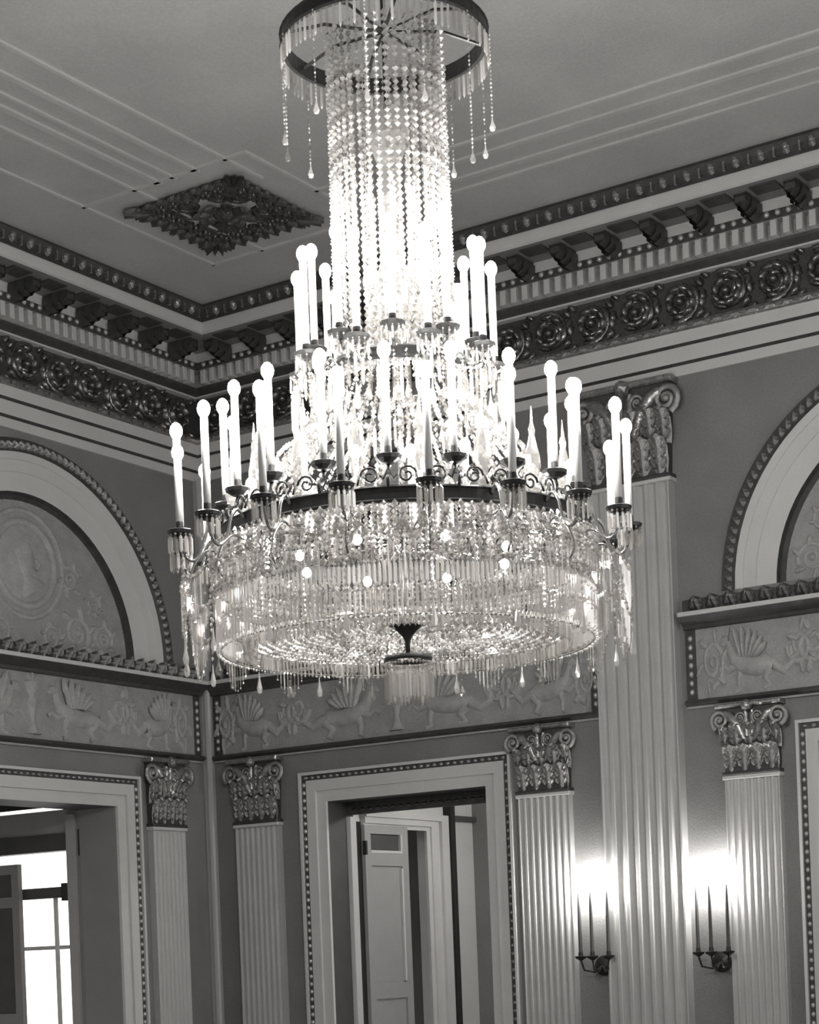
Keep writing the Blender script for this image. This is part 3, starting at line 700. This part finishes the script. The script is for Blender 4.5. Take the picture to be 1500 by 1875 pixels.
# upper ring, curtain, tent
band('upper_ring', .33, 4.50, 4.57, .02, M['bronze'], 48)
for i in range(9):       # swags and curtain between the upper arms
    mb = MB()
    for k in range(11):
        t = k/10; a = math.radians(40*t); zz = 4.50-.09*4*t*(1-t)
        mb.octa((.53*cos(a), .53*sin(a), zz), .011)
        Lp = .13+.06*sin(PI*t)
        hexprism(mb, .53*cos(a), .53*sin(a), zz-.012, zz-Lp, .009)
    for k in range(5):
        a = math.radians(8*k+4); drop(mb, .44*cos(a), .44*sin(a), 4.36, .014, .09)
        for p in strand_pts([(.44*cos(a),.44*sin(a),4.50),(.44*cos(a),.44*sin(a),4.37)], .02): mb.octa(p, .009)
    drop(mb, .53, 0, 4.34, .018, .13)
    for p in strand_pts([(.53,0,4.50),(.53,0,4.34)], .024): mb.octa(p, .011)
    add('upper_festoon', mb, M['pris'], ch, ang(18+40*i))
def tp(t):     # tent profile
    return (.33+.55*t**1.25, 0, 4.49-.74*t)
sm = [strand_mesh('bead_strand', [tp(k/8) for k in range(9)], .0135, .029, M['crys'], .25) for _ in range(4)]
around('tent_strand', sm, 52)
for i in range(18):      # pear drops on the tent
    mb = MB(); x, _, z = tp(.35); drop(mb, x+.03, 0, z+.02, .018, .11); add('pear_drop', mb, M['pris'], ch, ang(20*i+10))
    mb = MB(); drop(mb, tp(.6)[0]+.03, 0, tp(.6)[2]+.02, .018, .10); add('pear_drop', mb, M['pris'], ch, ang(20*i))
bead_ring('bead_ring', .62, 4.10, .016, .035, M['crys']); bead_ring('bead_ring', .34, 4.47, .014, .028, M['crys'])

# main ring
band('main_ring', .93, 3.655, 3.735, .025, M['bronze'])
for i in range(18):      # glass spires standing on the main ring
    mb = MB(); mb.lathe([(.012,3.735),(.035,3.77),(.02,3.81),(.04,3.88),(.036,3.93),(.014,4.02),(.018,4.05),(.009,4.08),(.002,4.16)], 6, (.86,0,0))
    add('glass_spire', mb, M['pris'], ch, ang(6+20*i))

# drum: bead net above, long prisms below
sm = [strand_mesh('bead_strand', [(.925,0,3.652),(.95,0,3.56),(.952,0,3.41)], .0135, .026, M['crys'], .3) for _ in range(4)]
around('drum_strand', sm, 170)
for k in range(2):       # slanting strands that cross over the drum like a net
    sm = []
    for q in range(3):
        mb = MB()
        for j in range(10):
            t = j/9; a = math.radians((-1 if k else 1)*(t-.5)*6+random.uniform(-.4,.4)); rr = .013*random.uniform(.7,1.3)
            mb.octa((.962*cos(a), .962*sin(a), 3.645-.235*t+random.uniform(-.004,.004)), rr, rr*1.2)
        sm.append(mb.mesh('net_strand', M['crys']))
    around('net_strand', sm, 60, 1+3*k)
for i in range(8):       # small lamps inside the drum
    ih = MB(); ih.tube([(.55,0,3.68),(.55,0,3.61)], .007, 6); hd = add('inner_lamp', ih, M['bronze'], ch, ang(-24+45*i))
    ob('bulb', BULBM, hd, T(.55,0,3.61+.448*.6) @ Matrix.Rotation(PI, 4, 'X') @ SC(.75,.75,.6))
mb = MB()
for i in range(10):
    a = A0+math.radians(9+36*i); mb.tube([(.93*cos(a),.93*sin(a),3.68),(0,0,3.68)], .008, 5)
add('ring_spokes', mb, M['bronze'], ch)
sm = [strand_mesh('bead_strand', [(.90,0,3.65),(.90,0,3.42)], .0115, .028, M['crys'], .3) for _ in range(3)]
around('inner_strand', sm, 90, 1)
bead_ring('bead_ring', .955, 3.405, .0145, .028, M['crys']); bead_ring('bead_ring', .955, 3.53, .012, .028, M['crys'])
lp = []
for k in range(3):
    mb = MB(); mb.octa((.95,0,3.393), .009); hexprism(mb, .95, 0, 3.383, 3.285, .0075); mb.octa((.95,0,3.277), .008); hexprism(mb, .95, 0, 3.268, 3.150+.006*k, .0075); mb.octa((.95,0,3.138+.004*k), .0085)
    lp.append(mb.mesh('long_prism', M['pris']))
around('long_prism', lp, 250)
mb = MB(); mb.tube([(.935*cos(2*PI*i/72),.935*sin(2*PI*i/72)  ,3.145) for i in range(72)], .004, 4, True); add('lower_hoop', mb, M['silver'], ch)
# bowl of concentric bead rings
R = .80
while R > .10:
    bead_ring('bowl_ring', R, 3.185+.07*(1-(R/.8)**2), .0155, .031, M['crys']); R -= .042
sm = [strand_mesh('bowl_rib', [(R_, 0, 3.19+.07*(1-(R_/.8)**2)) for R_ in (.09,.3,.5,.7,.8)], .009, .034, M['crys'], .3)]
around('bowl_rib', sm, 48)
mb = MB()
for i in range(200):
    a = 2*PI*i/200; hexprism(mb, .82*cos(a), .82*sin(a), 3.20, 3.11, .0075)
add('bowl_fringe', mb, M['pris'], ch)
# finial under the bowl
mb = MB(); mb.lathe([(.012,3.10),(.012,3.17),(.025,3.20),(.06,3.235),(.095,3.262),(.098,3.275),(.03,3.285)], 20); add('finial_cup', mb, M['bronze'], ch, None, True)
band('finial_ring', .118, 3.075, 3.10, .012, M['bronze'], 28)
mb = MB()
for i in range(4):
    a = PI/2*i; mb.tube([(.11*cos(a),.11*sin(a),3.09),(0,0,3.11)], .005, 5)
add('finial_spokes', mb, M['bronze'], ch)
mb = MB()
for i in range(40):
    a = 2*PI*i/40; mb.octa((.118*cos(a),.118*sin(a),3.06), .011); mb.octa((.118*cos(a),.118*sin(a),3.035), .009); hexprism(mb, .118*cos(a), .118*sin(a), 3.02, 2.86+random.uniform(0,.02), .0085)
add('finial_fringe', mb, M['pris'], ch)
# festoons under the outer arms
def festoon(ztop, Rf, span, sag, base, extra, nper):
    mb = MB()
    for k in range(nper+1):
        t = k/nper; a = math.radians(span*(t-.5)); zz = ztop-sag*4*t*(1-t)
        mb.octa((Rf*cos(a), Rf*sin(a), zz), .010)
        L = base+extra*sin(PI*t)**1.3
        if 0 < k < nper:
            hexprism(mb, Rf*cos(a), Rf*sin(a), zz-.012, zz-L*.96, .0045); mb.octa((Rf*cos(a), Rf*sin(a), zz-L), .008)
    return mb
F1 = festoon(3.50, 1.12, 20, .05, .04, .19, 16).mesh('festoon', M['clear']); F2 = festoon(3.30, 1.11, 15, .05, .03, .17, 13).mesh('festoon', M['clear'])
ds = MB()
for p in strand_pts([(1.125,0,3.56),(1.125,0,3.17)], .03): ds.octa(p, .010, .013)
drop(ds, 1.125, 0, 3.17, .016, .12); DS = ds.mesh('drop_strand', M['pris'])
for i in range(18):
    ob('festoon', F1, ch, ang(16+20*i)); ob('festoon', F2, ch, ang(16+20*i)); ob('drop_strand', DS, ch, ang(6+20*i))
dr = MB()
for p in strand_pts([(.955,0,3.165),(.955,0,3.10)], .02): dr.octa(p, .006)
drop(dr, .955, 0, 3.10, .019, .09); DR = dr.mesh('pear_drop', M['pris'])
for i in range(12): ob('pear_drop', DR, ch, ang(12+30*i))
